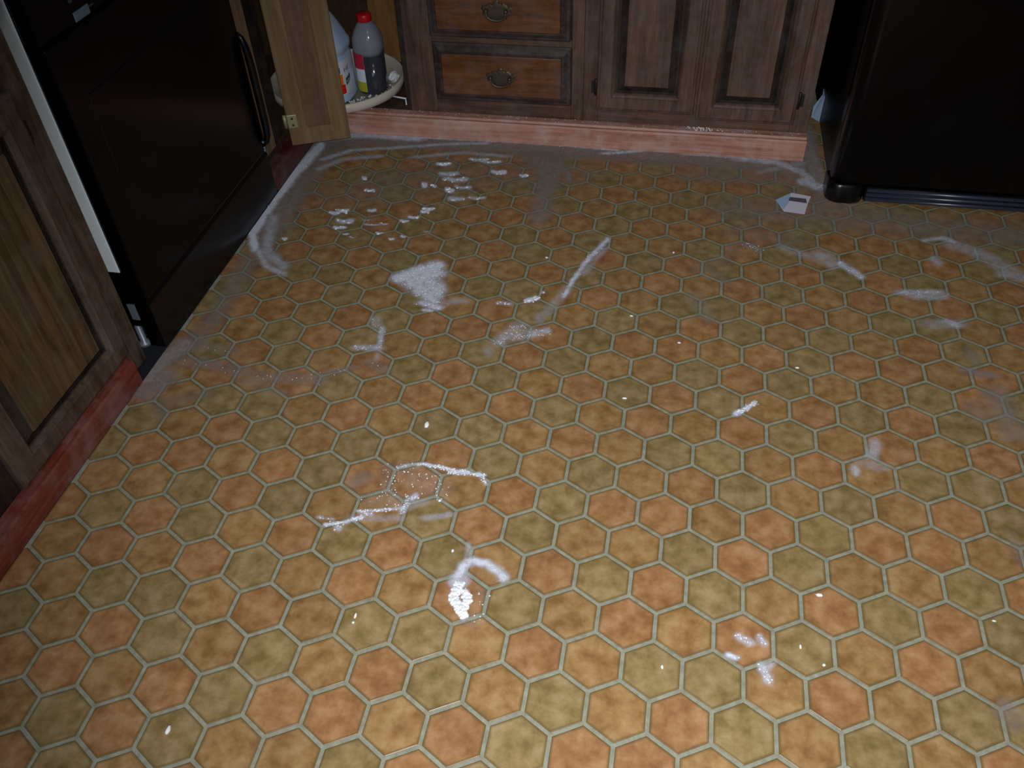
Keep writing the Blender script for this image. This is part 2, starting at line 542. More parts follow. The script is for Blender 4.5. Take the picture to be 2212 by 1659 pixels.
def pull(parent, cx, cz, y):
    """bat-wing back plate with a bail and two posts"""
    half = [(0.000, 0.036), (0.006, 0.034), (0.010, 0.026), (0.016, 0.022), (0.022, 0.026), (0.030, 0.022), (0.036, 0.016),
            (0.046, 0.018), (0.050, 0.008), (0.044, 0.000), (0.046, -0.010), (0.036, -0.014), (0.032, -0.024),
            (0.022, -0.022), (0.014, -0.030), (0.007, -0.028), (0.000, -0.036)]
    out = half + [(-a, b) for a, b in reversed(half[1:-1])]
    n = len(out); vs = []
    for sc, d in ((1.0, 0), (1.0, 0.0012), (0.90, 0.0032), (0.5, 0.0040)):
        vs += [(cx + a * 0.95 * sc, y - d, cz + b * 0.9 * sc) for a, b in out]
    fs = []
    for r in range(3):
        for k in range(n):
            k2 = (k + 1) % n; fs.append((r * n + k, r * n + k2, (r + 1) * n + k2, (r + 1) * n + k))
    fs.append(tuple(3 * n + k for k in range(n)))
    m = MB().add(vs, fs)
    for s in (-1, 1):
        m.tube([(cx + s * 0.030, y, cz + 0.004), (cx + s * 0.030, y - 0.014, cz + 0.004)], 0.005, 10)
        m.lathe([(0.001, -0.006), (0.006, -0.003), (0.006, 0.003), (0.001, 0.006)], (cx + s * 0.030, y - 0.014, cz + 0.004), 10)
    pts = []
    for k in range(13):
        t = math.pi * k / 12
        pts.append((cx + 0.030 * math.cos(t), y - 0.016, cz + 0.002 - 0.024 * math.sin(t) ** 0.8))
    m.tube(pts, 0.0032, 8, [0.8 + 0.6 * math.sin(math.pi * k / 12) for k in range(13)])
    for k in range(7):
        a = -0.024 + k * 0.008
        m.lathe([(0.0005, -0.003), (0.003, 0), (0.0005, 0.003)], (cx + a, y - 0.005, cz + 0.014 - abs(a) * 0.15), 8)
    return sub(m, 'handle', BRONZE, parent)


def frame_rings(w, h, fw):
    return [(0, 0), (0, 0.010), (0.003, 0.014), (0.009, 0.016), (0.012, 0.019), (fw - 0.010, 0.019), (fw - 0.007, 0.021), (fw - 0.001, 0.016), (fw + 0.003, 0.009)]


def panel_rings(pw):
    return [(0, 0), (0, 0.002), (0.008, 0.002), (pw - 0.002, 0.013), (pw, 0.018)]


def cab_door(parent, O, Uv, N, w, h, fw, pw, frame_mat, panel_mat, hinge_z=(), hinge_side=0):
    O, Uv, N = Vector(O), Vector(Uv), Vector(N)
    f = MB(); f.rings(O, Uv, (0, 0, 1), N, w, h, frame_rings(w, h, fw), close=False)
    f.rings(O, Uv, (0, 0, 1), N, w, h, [(0, 0.0), (fw + 0.004, 0.0)], close=False)
    d = f.build('door', frame_mat, parent)
    q = fw + 0.0005
    p = MB(); p.rings(O + Uv * q + Vector((0, 0, q)), Uv, (0, 0, 1), N, w - 2 * q, h - 2 * q, panel_rings(pw))
    po = sub(p, 'panel', panel_mat, d)
    po.data.materials.append(WALNUT_D)          # bevel coloured darker: shade of its tilted faces plus a darker finish
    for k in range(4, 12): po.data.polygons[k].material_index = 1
    for z in hinge_z:
        c = O + Uv * (w + 0.004 if hinge_side else -0.004) + Vector((0, 0, z)) + N * 0.004
        hb = MB(); hb.lathe([(0.002, -0.027), (0.0045, -0.024), (0.0045, 0.024), (0.002, 0.027)], c[:], 10)
        s = 1 if hinge_side else -1
        a = c + Uv * s * 0.004; b = c + Uv * s * 0.014
        n2 = N * 0.001
        hb.add([a + Vector((0, 0, -0.02)) - N * 0.003, b + Vector((0, 0, -0.02)) - N * 0.003, b + Vector((0, 0, 0.02)) - N * 0.003, a + Vector((0, 0, 0.02)) - N * 0.003],
               [(0, 1, 2, 3)])
        sub(hb, 'hinge', SCREW, d)
    return d


def carcass(parent, x0, x1, opens, zb=0.02, zt=0.865, m=WALNUT_V):
    """box behind the face frame plus stiles and rails round each opening"""
    b = MB(); b.box((x0, YC + 0.02, 0.0), (x1, 1.98, zt)); b.build('body', WALNUT_D, parent)


t1 = empty('drawer_cabinet', (-0.08, YC + 0.02, 0))
tag(t1, 'dark walnut drawer cabinet with bronze pulls, left of the two panelled doors', 'cabinet')
carcass(t1, -0.362, 0.205, None)
MB().box((-0.362, YC, 0.0), (-0.272, YC + 0.0195, 0.865), 0.0015).build('stile', WALNUT_V, t1)
MB().box((0.168, YC, 0.0), (0.205, YC + 0.0195, 0.865), 0.0015).build('stile', WALNUT_V, t1)
for z0, z1 in ((0.0, 0.112), (0.293, 0.318), (0.500, 0.520), (0.690, 0.712), (0.840, 0.865)):
    MB().box((-0.2715, YC + 0.0003, z0), (0.1675, YC + 0.019, z1), 0.001).build('rail', WALNUT_H, t1)
drawer(t1, -0.269, 0.166, 0.1125, 0.298)
drawer(t1, -0.274, 0.163, 0.3165, 0.502)
drawer(t1, -0.272, 0.163, 0.518, 0.692)
drawer(t1, -0.272, 0.163, 0.710, 0.842)

t2 = empty('door_cabinet', (0.55, YC + 0.02, 0))
tag(t2, 'dark walnut cabinet with two raised-panel doors, beside the black refrigerator', 'cabinet')
carcass(t2, 0.2055, 0.897, None)
MB().box((0.2055, YC, 0.0), (0.252, YC + 0.0195, 0.865), 0.0015).build('stile', WALNUT_V, t2)
MB().box((0.535, YC + 0.0003, 0.113), (0.575, YC + 0.0195, 0.84), 0.0015).build('stile', WALNUT_V, t2)
MB().box((0.845, YC, 0.0), (0.897, YC + 0.0195, 0.865), 0.0015).build('stile', WALNUT_V, t2)
MB().box((0.2525, YC + 0.0003, 0.0), (0.8445, YC + 0.019, 0.1125), 0.001).build('rail', WALNUT_H, t2)
MB().box((0.2525, YC + 0.0003, 0.8405), (0.8445, YC + 0.019, 0.865), 0.001).build('rail', WALNUT_H, t2)
cab_door(t2, (0.248, YC, 0.1085), (1, 0, 0), (0, -1, 0), 0.302, 0.737, 0.055, 0.030, WALNUT_V, WALNUT_V, (0.07, 0.62), 0)
cab_door(t2, (0.556, YC, 0.094), (1, 0, 0), (0, -1, 0), 0.297, 0.75, 0.055, 0.030, WALNUT_V, WALNUT_V, (0.075, 0.62), 1)

# ------------------------------------------------------------------ corner cabinet with its open leaf and turntable
XL = -0.722
t3 = empty('corner_cabinet', (-0.9, 1.6, 0))
tag(t3, 'open corner cabinet with tan inside and its narrow door swung out', 'cabinet')
cf = MB()
L6 = [(-1.39, 0.972), (XL, 0.972), (XL, YC), (-0.3625, YC), (-0.3625, 1.985), (-1.39, 1.985)]
cf.add([(x, y, 0.03) for x, y in L6] + [(x, y, 0.066) for x, y in L6],
       [(0, 5, 4, 3, 2, 1), (6, 7, 8, 9, 10, 11)] + [(k, (k + 1) % 6, 6 + (k + 1) % 6, 6 + k) for k in range(6)])
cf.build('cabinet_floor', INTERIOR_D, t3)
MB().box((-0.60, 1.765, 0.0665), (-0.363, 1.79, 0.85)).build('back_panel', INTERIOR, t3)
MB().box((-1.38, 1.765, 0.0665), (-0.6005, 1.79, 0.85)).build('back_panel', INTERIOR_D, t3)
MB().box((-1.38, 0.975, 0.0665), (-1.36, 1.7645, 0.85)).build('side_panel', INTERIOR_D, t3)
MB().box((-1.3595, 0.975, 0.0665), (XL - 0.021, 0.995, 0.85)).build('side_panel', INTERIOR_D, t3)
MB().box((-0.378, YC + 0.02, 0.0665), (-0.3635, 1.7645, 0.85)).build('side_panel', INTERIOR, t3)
MB().box((-0.3775, YC + 0.001, 0.0665), (-0.3625, YC + 0.0195, 0.85), 0.001).build('stile', WALNUT_D, t3)
MB().box((XL - 0.0195, 0.975, 0.0665), (XL, 1.112, 0.85), 0.0015).build('stile', TANW, t3)
MB().box((XL - 0.0195, 1.1125, 0.0665), (XL - 0.006, 1.19, 0.85), 0.0015).build('stile', WALNUT_D, t3)
tp = MB()
tp.add([(x, y, 0.8505) for x, y in L6] + [(x, y, 0.865) for x, y in L6],
       [(0, 5, 4, 3, 2, 1), (6, 7, 8, 9, 10, 11)] + [(k, (k + 1) % 6, 6 + (k + 1) % 6, 6 + k) for k in range(6)])
tp.build('top_panel', WALNUT_D, t3)
# open leaf, seen from the inside: hinge edge near the stile, free edge into the room
hp = Vector((-0.663, 1.106, 0.075)); fp = Vector((-0.498, 1.177, 0.075))
ud = (fp - hp).normalized(); nd = Vector((ud.y, -ud.x, 0))     # towards the camera
w = (fp - hp).length + 0.002; hz = 0.745
lf = MB()
lf.rings(hp, ud, (0, 0, 1), nd, w, hz, [(0, -0.018), (0, -0.002), (0.002, 0), (0.0540, 0), (0.0545, -0.004)], close=False)
lf.rings(hp, ud, (0, 0, 1), nd, w, hz, [(0, -0.018), (0.058, -0.018)], close=False)
leaf = lf.build('door', INNER, t3)
pl = MB(); pl.rings(hp + ud * 0.0548 + Vector((0, 0, 0.0548)), ud, (0, 0, 1), nd, w - 0.1096, hz - 0.1096, [(0, -0.014), (0, -0.004)])
sub(pl, 'panel', INNER_P, leaf)
hg = MB(); hg.rings(hp + ud * 0.001 + Vector((0, 0, 0.058)), ud, (0, 0, 1), nd, 0.029, 0.042, [(0, 0.0002), (0, 0.0016), (0.002, 0.0024)])
c = hp + ud * -0.006 + nd * -0.004
hg.tube([c + Vector((0, 0, 0.058)), c + Vector((0, 0, 0.100))], 0.006, 12)
for zz in (0.069, 0.090):
    pc = hp + ud * 0.016 + nd * 0.003 + Vector((0, 0, zz))
    hg.tube([pc, pc + nd * 0.0015], 0.0040, 10)
h1 = sub(hg, 'hinge', HINGE, leaf)
sc = MB()
for zz in (0.069, 0.090):
    pc = hp + ud * 0.016 + nd * 0.0045 + Vector((0, 0, zz)); sc.tube([pc, pc + nd * 0.0008], 0.0030, 10)
sub(sc, 'screw', SCREW, leaf)
# turntable shelf with its rim
SX, SY, SR = -0.652, 1.512, 0.228
tt = empty('turntable', (SX, SY, 0.0665))
tag(tt, 'round cream turntable with a raised rim inside the open corner cabinet', 'turntable')
MB().lathe([(SR - 0.006, 0.088), (SR, 0.090), (SR + 0.002, 0.104), (SR, 0.118), (SR - 0.004, 0.119), (SR - 0.007, 0.113), (SR - 0.010, 0.1085), (0.012, 0.108)],
           (SX, SY, 0), 72).build('tray', SUSAN, tt)
MB().lathe([(0.05, 0.0665), (0.05, 0.072), (0.02, 0.076), (0.02, 0.0875)], (SX, SY, 0), 24).build('pivot', GREY_METAL, tt)
rd = MB(); rd.tube([(-0.455, 1.462, 0.083), (-0.386, 1.440, 0.086)], 0.0028, 8)
rd.lathe([(0.001, -0.007), (0.006, -0.004), (0.007, 0), (0.006, 0.004), (0.001, 0.007)], (-0.383, 1.439, 0.086), 12)
rd.box((-0.392, 1.436, 0.0662), (-0.382, 1.444, 0.084))
rd.build('stop_rod', WHITE_P, t3)
ZS = 0.1082


# counter top over both runs (above the picture)
cb = MB(); cb.box((-0.668 - 0.72, 1.375, 0.8665), (0.9, 1.995, 0.905), 0.003)
tag(cb.build('countertop', COUNTER), 'laminate countertop along the back cabinets', 'countertop')

# ------------------------------------------------------------------ near left cabinet
XN = -0.700
t4 = empty('left_cabinet', (-1.0, -0.5, 0))
tag(t4, 'worn brown cabinet with a large raised-panel door, nearest on the left', 'cabinet')
MB().box((-1.39, -1.5, 0.0), (XN - 0.02, 0.186, 0.865)).build('body', WALNUT_D, t4)
MB().box((XN - 0.0195, 0.112, 0.0), (XN, 0.190, 0.865), 0.0015).build('stile', LEFT_FRAME, t4)
MB().box((XN - 0.0195, -0.345, 0.0), (XN, -0.245, 0.865), 0.0015).build('stile', WALNUT_D, t4)
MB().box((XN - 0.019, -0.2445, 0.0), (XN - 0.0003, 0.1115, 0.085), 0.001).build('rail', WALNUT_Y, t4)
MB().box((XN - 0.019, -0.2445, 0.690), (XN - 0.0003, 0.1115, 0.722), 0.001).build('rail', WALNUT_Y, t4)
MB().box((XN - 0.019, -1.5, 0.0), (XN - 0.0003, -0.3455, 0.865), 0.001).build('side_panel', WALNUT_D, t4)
dd = cab_door(t4, (XN, -0.279, 0.0685), (0, 1, 0), (1, 0, 0), 0.412, 0.637, 0.056, 0.028, LEFT_FRAME, LEFT_PANEL, (0.55,), 1)
dn = MB(); dn.rings((XN, -0.279, 0.716), (0, 1, 0), (0, 0, 1), (1, 0, 0), 0.412, 0.125,
                    [(0, 0), (0, 0.006), (0.004, 0.009), (0.010, 0.010), (0.022, 0.018), (0.029, 0.021)])
dn.build('drawer', WALNUT_Y, t4)
cl = MB(); cl.box((-1.388, -1.5, 0.8665), (-0.668, 0.195, 0.905), 0.003)
tag(cl.build('countertop', COUNTER), 'laminate countertop above the near left cabinet', 'countertop')

# ------------------------------------------------------------------ range
t5 = empty('oven_range', (-1.0, 0.6, 0))
tag(t5, 'glossy black built-in oven range with white side edge, between the left cabinets', 'oven')
MB().box((-1.36, 0.236, 0.06), (-0.709, 0.950, 0.905)).build('body', BLACK_SIDE, t5)
MB().box((-1.35, 0.2322, 0.222), (-0.7095, 0.2355, 0.885), 0.001).build('side_panel', WHITE_SIDE, t5)
dr = MB(); dr.box((-0.708, 0.2322, 0.148), (-0.666, 0.951, 0.736), 0.004)
door = dr.build('door', BLACK, t5)
wl = MB(); wl.rings((-0.6655, 0.30, 0.26), (0, 1, 0), (0, 0, 1), (1, 0, 0), 0.58, 0.36, [(0, -0.001), (0.002, 0.0008), (0.02, 0.0008)])
sub(wl, 'glass', BLACK, door)
# upright black grip along the far edge of the door
gp = [(-0.668, 0.946, 0.486), (-0.659, 0.948, 0.474), (-0.653, 0.948, 0.450), (-0.650, 0.948, 0.400), (-0.650, 0.948, 0.30),
      (-0.650, 0.947, 0.225), (-0.652, 0.946, 0.196), (-0.657, 0.944, 0.176), (-0.668, 0.942, 0.168)]
hb = MB(); hb.tube(gp, 0.010, 12, [0.6, 0.8, 1, 1.1, 1.1, 1.1, 1, 0.8, 0.6])
sub(hb, 'handle', BLACK_SOFT, door)
sb = MB()
for z in (0.160, 0.178, 0.152):
    sb.tube([(-0.666, 0.935, z), (-0.662, 0.935, z)], 0.004, 10)
sub(sb, 'screw', GREY_METAL, door)
k1 = MB()
k1.add([(-0.668, 0.232, 0.004), (-0.668, 0.950, 0.004), (-0.668, 0.950, 0.132), (-0.668, 0.232, 0.132),
        (-0.674, 0.234, 0.144), (-0.674, 0.948, 0.144), (-0.708, 0.234, 0.144), (-0.708, 0.948, 0.144),
        (-0.708, 0.232, 0.004), (-0.708, 0.950, 0.004)],
       [(0, 1, 2, 3), (3, 2, 5, 4), (4, 5, 7, 6), (6, 7, 9, 8), (8, 9, 1, 0), (0, 3, 4, 6, 8), (1, 9, 7, 5, 2)])
k1.build('lower_drawer', BLACK_SOFT, t5)
MB().box((-0.708, 0.2335, 0.740), (-0.671, 0.951, 0.903), 0.004).build('control_panel', BLACK, t5)
bd = MB(); bd.rings((-0.671, 0.352, 0.742), (0, 1, 0), (0, 0, 1), (1, 0, 0), 0.052, 0.018, [(0, 0.0), (0, 0.0012), (0.001, 0.002)])
bd.build('name_plate', mat('plate_blue_grey', (104, 132, 150), 0.4), t5)
for a, z, ww, hh in ((0.405, 0.752, 0.018, 0.003), (0.352, 0.778, 0.010, 0.009), (0.372, 0.778, 0.014, 0.008)):
    lt = MB(); lt.rings((-0.671, a, z), (0, 1, 0), (0, 0, 1), (1, 0, 0), ww, hh, [(0, 0.0), (0, 0.001)])
    lt.build('control_mark', DIMGREY, t5)
for yy in (0.246, 0.93):
    m = MB(); m.lathe([(0.018, 0.0), (0.018, 0.008), (0.008, 0.012), (0.008, 0.0595)], (-0.735, yy, -0.006), 14)
    m.build('foot', GREY_METAL, t5)
    m = MB(); m.lathe([(0.018, 0.0), (0.018, 0.008), (0.008, 0.012), (0.008, 0.0595)], (-1.30, yy, -0.006), 14)
    m.build('foot', GREY_METAL, t5)
fb = MB(); fb.box((-0.7285, 0.2325, 0.082), (-0.7095, 0.2352, 0.128)); fb.build('foot_bracket', GREY_METAL, t5)

# ------------------------------------------------------------------ refrigerator
FF = 1.120
t6 = empty('refrigerator', (1.35, 1.5, 0))
tag(t6, 'tall glossy black refrigerator with rounded door edges on the right', 'refrigerator')
MB().box((0.958, FF + 0.075, 0.018), (1.78, 1.93, 1.72), 0.006).build('body', BLACK_SIDE, t6)


def rounded_slab(x0, x1, y0, y1, z0, z1, r, seg=7):
    """vertical slab whose two front vertical edges are rounded"""
    out = [(x1, y1), (x0, y1)]
    for k in range(seg + 1):
        t = math.pi / 2 * k / seg
        out.append((x0 + r - r * math.cos(t), y0 + r - r * math.sin(t)))
    for k in range(seg + 1):
        t = math.pi / 2 * k / seg
        out.append((x1 - r + r * math.sin(t), y0 + r - r * math.cos(t)))
    n = len(out); m = MB()
    e = 0.004; cx, cy = (x0 + x1) / 2, (y0 + y1) / 2
    vs = []
    for z, q in ((z0, e), (z0 + e, 0), (z1 - e, 0), (z1, e)):
        for x, y in out:
            vs.append((x + (q if x < cx else -q), y + (q if y < cy else 0), z))
    fs = [(r_ * n + k, r_ * n + (k + 1) % n, (r_ + 1) * n + (k + 1) % n, (r_ + 1) * n + k) for r_ in range(3) for k in range(n)]
    m.add(vs, fs, True)
    m.add(vs[:n], [tuple(reversed(range(n)))]); m.add(vs[3 * n:], [tuple(range(n))])
    return m


fd = rounded_slab(0.950, 1.785, FF, FF + 0.070, 0.064, 1.14, 0.034).build('door', BLACK, t6)
rounded_slab(0.950, 1.785, FF, FF + 0.070, 1.15, 1.72, 0.034).build('freezer_door', BLACK, t6)
hb = MB(); hb.tube([(1.70, FF, 0.98), (1.70, FF - 0.04, 0.97), (1.70, FF - 0.045, 0.7), (1.70, FF - 0.04, 0.45), (1.70, FF, 0.44)], 0.012, 12)
sub(hb, 'handle', BLACK_SOFT, fd)
rounded_slab(0.946, 1.050, FF - 0.004, FF + 0.078, 0.0008, 0.060, 0.036).build('hinge_foot', BLACK_SOFT, t6)
rounded_slab(1.69, 1.785, FF - 0.004, FF + 0.078, 0.0008, 0.060, 0.036).build('hinge_foot', BLACK_SOFT, t6)
gr = MB(); gr.box((1.0505, FF + 0.004, 0.012), (1.6895, FF + 0.03, 0.056))
g_ = gr.build('base_grille', BLACK_SOFT, t6)
for z in (0.018, 0.032, 0.046):
    q = MB(); q.tube([(1.054, FF + 0.003, z), (1.686, FF + 0.003, z)], 0.0058, 10); sub(q, 'louvre', BLUE_BLACK, g_)
MB().box((1.75, 1.2, 0.0008), (1.77, 1.62, 0.0175)).build('skid', BLACK_SIDE, t6)
glint = MB(); glint.add([(0.957, 1.575, 0.020), (0.932, 1.600, 0.022), (0.932, 1.600, 0.060), (0.950, 1.590, 0.105), (0.957, 1.575, 0.105),
                     (0.957, 1.64, 0.020), (0.957, 1.64, 0.105)], [(0, 1, 2, 3, 4), (1, 5, 6, 3, 2), (0, 5, 1), (3, 6, 4), (0, 4, 6, 5)])
glint.build('side_glint', mat('pale_blue_glint', (150, 172, 200), 0.3, 0.5), t6)  # added wedge, coloured as the bluish highlight low on the side
MB().box((0.97, 1.2, 0.0008), (0.99, 1.62, 0.0175)).build('skid', BLACK_SIDE, t6)

# ------------------------------------------------------------------ jug and bottle on the turntable
JC = (-0.619, 1.391, ZS)
t7 = empty('jug', JC)
tag(t7, 'large milky blue-white plastic jug half hidden behind the open cabinet door', 'jug')
m = MB(); m.lathe([(0.066, 0.0005), (0.072, 0.006), (0.073, 0.014), (0.070, 0.022), (0.070, 0.140), (0.066, 0.146), (0.066, 0.154), (0.072, 0.162), (0.072, 0.178),
                   (0.070, 0.184), (0.066, 0.190), (0.058, 0.210), (0.046, 0.235), (0.032, 0.262), (0.022, 0.276), (0.019, 0.282), (0.019, 0.300)],
                  JC, 40, power=3.2)
jb = m.build('jug_body', JUG, t7)
m = MB(); m.tube([(JC[0] - 0.018, JC[1], ZS + 0.285), (JC[0] - 0.045, JC[1], ZS + 0.270), (JC[0] - 0.066, JC[1], ZS + 0.235),
                  (JC[0] - 0.074, JC[1], ZS + 0.195), (JC[0] - 0.066, JC[1], ZS + 0.165)], 0.010, 12)
m.build('handle', JUG, t7)
m = MB(); m.lathe([(0.020, 0.300), (0.022, 0.302), (0.022, 0.320), (0.019, 0.323)], JC, 24); m.build('cap', WHITE_P, t7)


def wrap(c, r, a0, a1, z0, z1, power, m_, name, parent, n=16, off=0.0007, sub_=False, skew=0.0):
    """a piece of label wrapped round a squarish body; angles in degrees, 0 = +x"""
    vs = []
    for k in range(n + 1):
        t = math.radians(a0 + (a1 - a0) * k / n); cx, cy = math.cos(t), math.sin(t)
        q = (abs(cx) ** power + abs(cy) ** power) ** (-1 / power)
        for z in (z0, z1):
            vs.append((c[0] + (r + off) * cx * q, c[1] + (r + off) * cy * q, c[2] + z + skew * k / n))
    fs = [(2 * k, 2 * k + 2, 2 * k + 3, 2 * k + 1) for k in range(n)]
    mb = MB().add(vs, fs, True)
    return sub(mb, name, m_, parent) if sub_ else mb.build(name, m_, parent)


lab = wrap(JC, 0.070, -150, -4, 0.030, 0.138, 3.2, PAPER_L, 'label', t7, 40, 0.0008)
wrap(JC, 0.070, -54, -40, 0.064, 0.098, 3.2, ORANGE, 'label_picture', lab, 8, 0.0014, True)
wrap(JC, 0.070, -54, -36, 0.034, 0.064, 3.2, LRED, 'label_picture', lab, 8, 0.0014, True)
wrap(JC, 0.070, -56, -44, 0.102, 0.120, 3.2, BLUE, 'label_picture', lab, 8, 0.0014, True)
wrap(JC, 0.070, -32, -10, 0.058, 0.080, 3.2, GREEN, 'label_band', lab, 10, 0.0014, True, 0.010)


def wrapped_text(txt, size, c, r, power, a0, z0, m_, name, parent, off=0.002, rot=0.0):
    cu = bpy.data.curves.new('t', 'FONT'); cu.body = txt; cu.size = size; cu.extrude = 0.0
    tmp = bpy.data.objects.new('t', cu); COL.objects.link(tmp)
    bpy.context.view_layer.update()
    me = bpy.data.meshes.new_from_object(tmp.evaluated_get(bpy.context.evaluated_depsgraph_get()))
    bpy.data.objects.remove(tmp)
    for v in me.vertices:
        x = v.co.x * math.cos(rot) - v.co.y * math.sin(rot); z = v.co.x * math.sin(rot) + v.co.y * math.cos(rot)
        t = math.radians(a0) + x / r; cx, cy = math.cos(t), math.sin(t)
        q = (abs(cx) ** power + abs(cy) ** power) ** (-1 / power)
        v.co = Vector((c[0] + (r + off) * cx * q, c[1] + (r + off) * cy * q, c[2] + z0 + z))
    me.materials.clear(); me.materials.append(m_); me.name = name
    o = bpy.data.objects.new(name, me); COL.objects.link(o); o.parent = parent
    return o


wrapped_text('HE', 0.022, JC, 0.070, 3.2, -34, 0.100, INK, 'lettering', lab, 0.002, 0.12)
wrapped_text('VIN', 0.014, JC, 0.070, 3.2, -30, 0.064, PAPER_L, 'lettering', lab, 0.0024, 0.2)

BC = (-0.499, 1.450, ZS)
t8 = empty('bottle', BC)
tag(t8, 'clear plastic bottle of dark liquid with a red cap on the turntable', 'bottle')
BP = [(0.040, 0.0006), (0.046, 0.004), (0.048, 0.012), (0.0465, 0.03), (0.0465, 0.128)]
BS = [(0.0465, 0.1282), (0.048, 0.140), (0.0485, 0.160), (0.047, 0.176), (0.041, 0.194), (0.032, 0.210), (0.025, 0.220), (0.0215, 0.2255)]
MB().lathe(BP, BC, 36, power=2.6).build('bottle_body', CLEAR, t8)
MB().lathe(BS, BC, 36, power=2.5).build('bottle_shoulder', MILKY, t8)
MB().lathe([(r - 0.0012, z + 0.0008) for r, z in BP[:4]] + [(0.0453, 0.1265)], BC, 36, power=2.6).build('liquid', LIQUID, t8)
MB().lathe([(0.021, 0.2262), (0.0235, 0.228), (0.0235, 0.246), (0.021, 0.250), (0.006, 0.2515)], BC, 30).build('cap', RED, t8)
l2 = wrap(BC, 0.0475, -165, -97, 0.018, 0.135, 2.6, PAPER_L, 'label', t8, 20, 0.0006)
wrap(BC, 0.0475, -165, -97, 0.088, 0.137, 2.6, PINK, 'label_band', l2, 16, 0.0012, True)
wrap(BC, 0.0475, -140, -97, 0.012, 0.045, 2.6, YELLOW, 'label_band', l2, 16, 0.0012, True)

# crumpled white plastic piece on the shelf behind the bottle
m = MB()
vs = []; nr, ns = 7, 18
for a in range(nr):
    for b in range(ns):
        t = 2 * math.pi * b / ns; ph = math.pi * a / (nr - 1)
        rr = 0.026 * (0.8 + 0.35 * random.random())
        vs.append((-0.447 + rr * math.sin(ph) * math.cos(t) * 0.75, 1.508 + rr * math.sin(ph) * math.sin(t), ZS + 0.0206 - 0.020 * math.cos(ph) * (0.95 if a in (0, nr - 1) else 0.8 + 0.2 * random.random())))
fs = [(a * ns + b, a * ns + (b + 1) % ns, (a + 1) * ns + (b + 1) % ns, (a + 1) * ns + b) for a in range(nr - 1) for b in range(ns)]
m.add(vs, fs, False)
tag(m.build('crumpled_wrapper', WHITE_P), 'crumpled white wrapper on the turntable, right of the red-capped bottle', 'wrapper')


# ------------------------------------------------------------------ folded card scrap
def on_floor(px, py, z=0.0):
    d = RC.T @ np.array([(px - 1106) / FPX, (py - 829.5) / FPX, 1.0]); s = (z - TC[2]) / d[2]
    return TC + s * d


def flat(pts, z0, z1, m_, name, parent):
    P = [on_floor(x, y) for x, y in pts]; n = len(P)
    vs = [(p[0], p[1], z0) for p in P] + [(p[0], p[1], z1) for p in P]
    fs = [tuple(reversed(range(n))) if False else tuple(range(n)), tuple(range(n, 2 * n))] + [(k, (k + 1) % n, n + (k + 1) % n, n + k) for k in range(n)]
    return MB().add(vs, fs).build(name, m_, parent)


t9 = empty('paper_scrap', tuple(on_floor(1715, 440)))
tag(t9, 'folded white and pale blue card scrap lying in front of the refrigerator', 'paper')
flat([(1676, 432), (1693, 457), (1738, 463), (1745, 440), (1752, 425), (1710, 417)], 0.0004, 0.0010, SCRAP, 'card', t9)
flat([(1676.5, 432), (1692, 454), (1705, 436), (1708, 418)], 0.0011, 0.0016, SCRAP_B, 'folded_corner', t9)
flat([(1703, 434), (1706, 426.5), (1741, 430.5), (1743, 440)], 0.0012, 0.0018, SCRAP_D, 'folded_flap', t9)


# ------------------------------------------------------------------ spilled powder
def to_px_arr(P):
    C = (RC @ (P - TC).T).T
    return C[:, 0] / C[:, 2] * FPX + 1106, C[:, 1] / C[:, 2] * FPX + 829.5


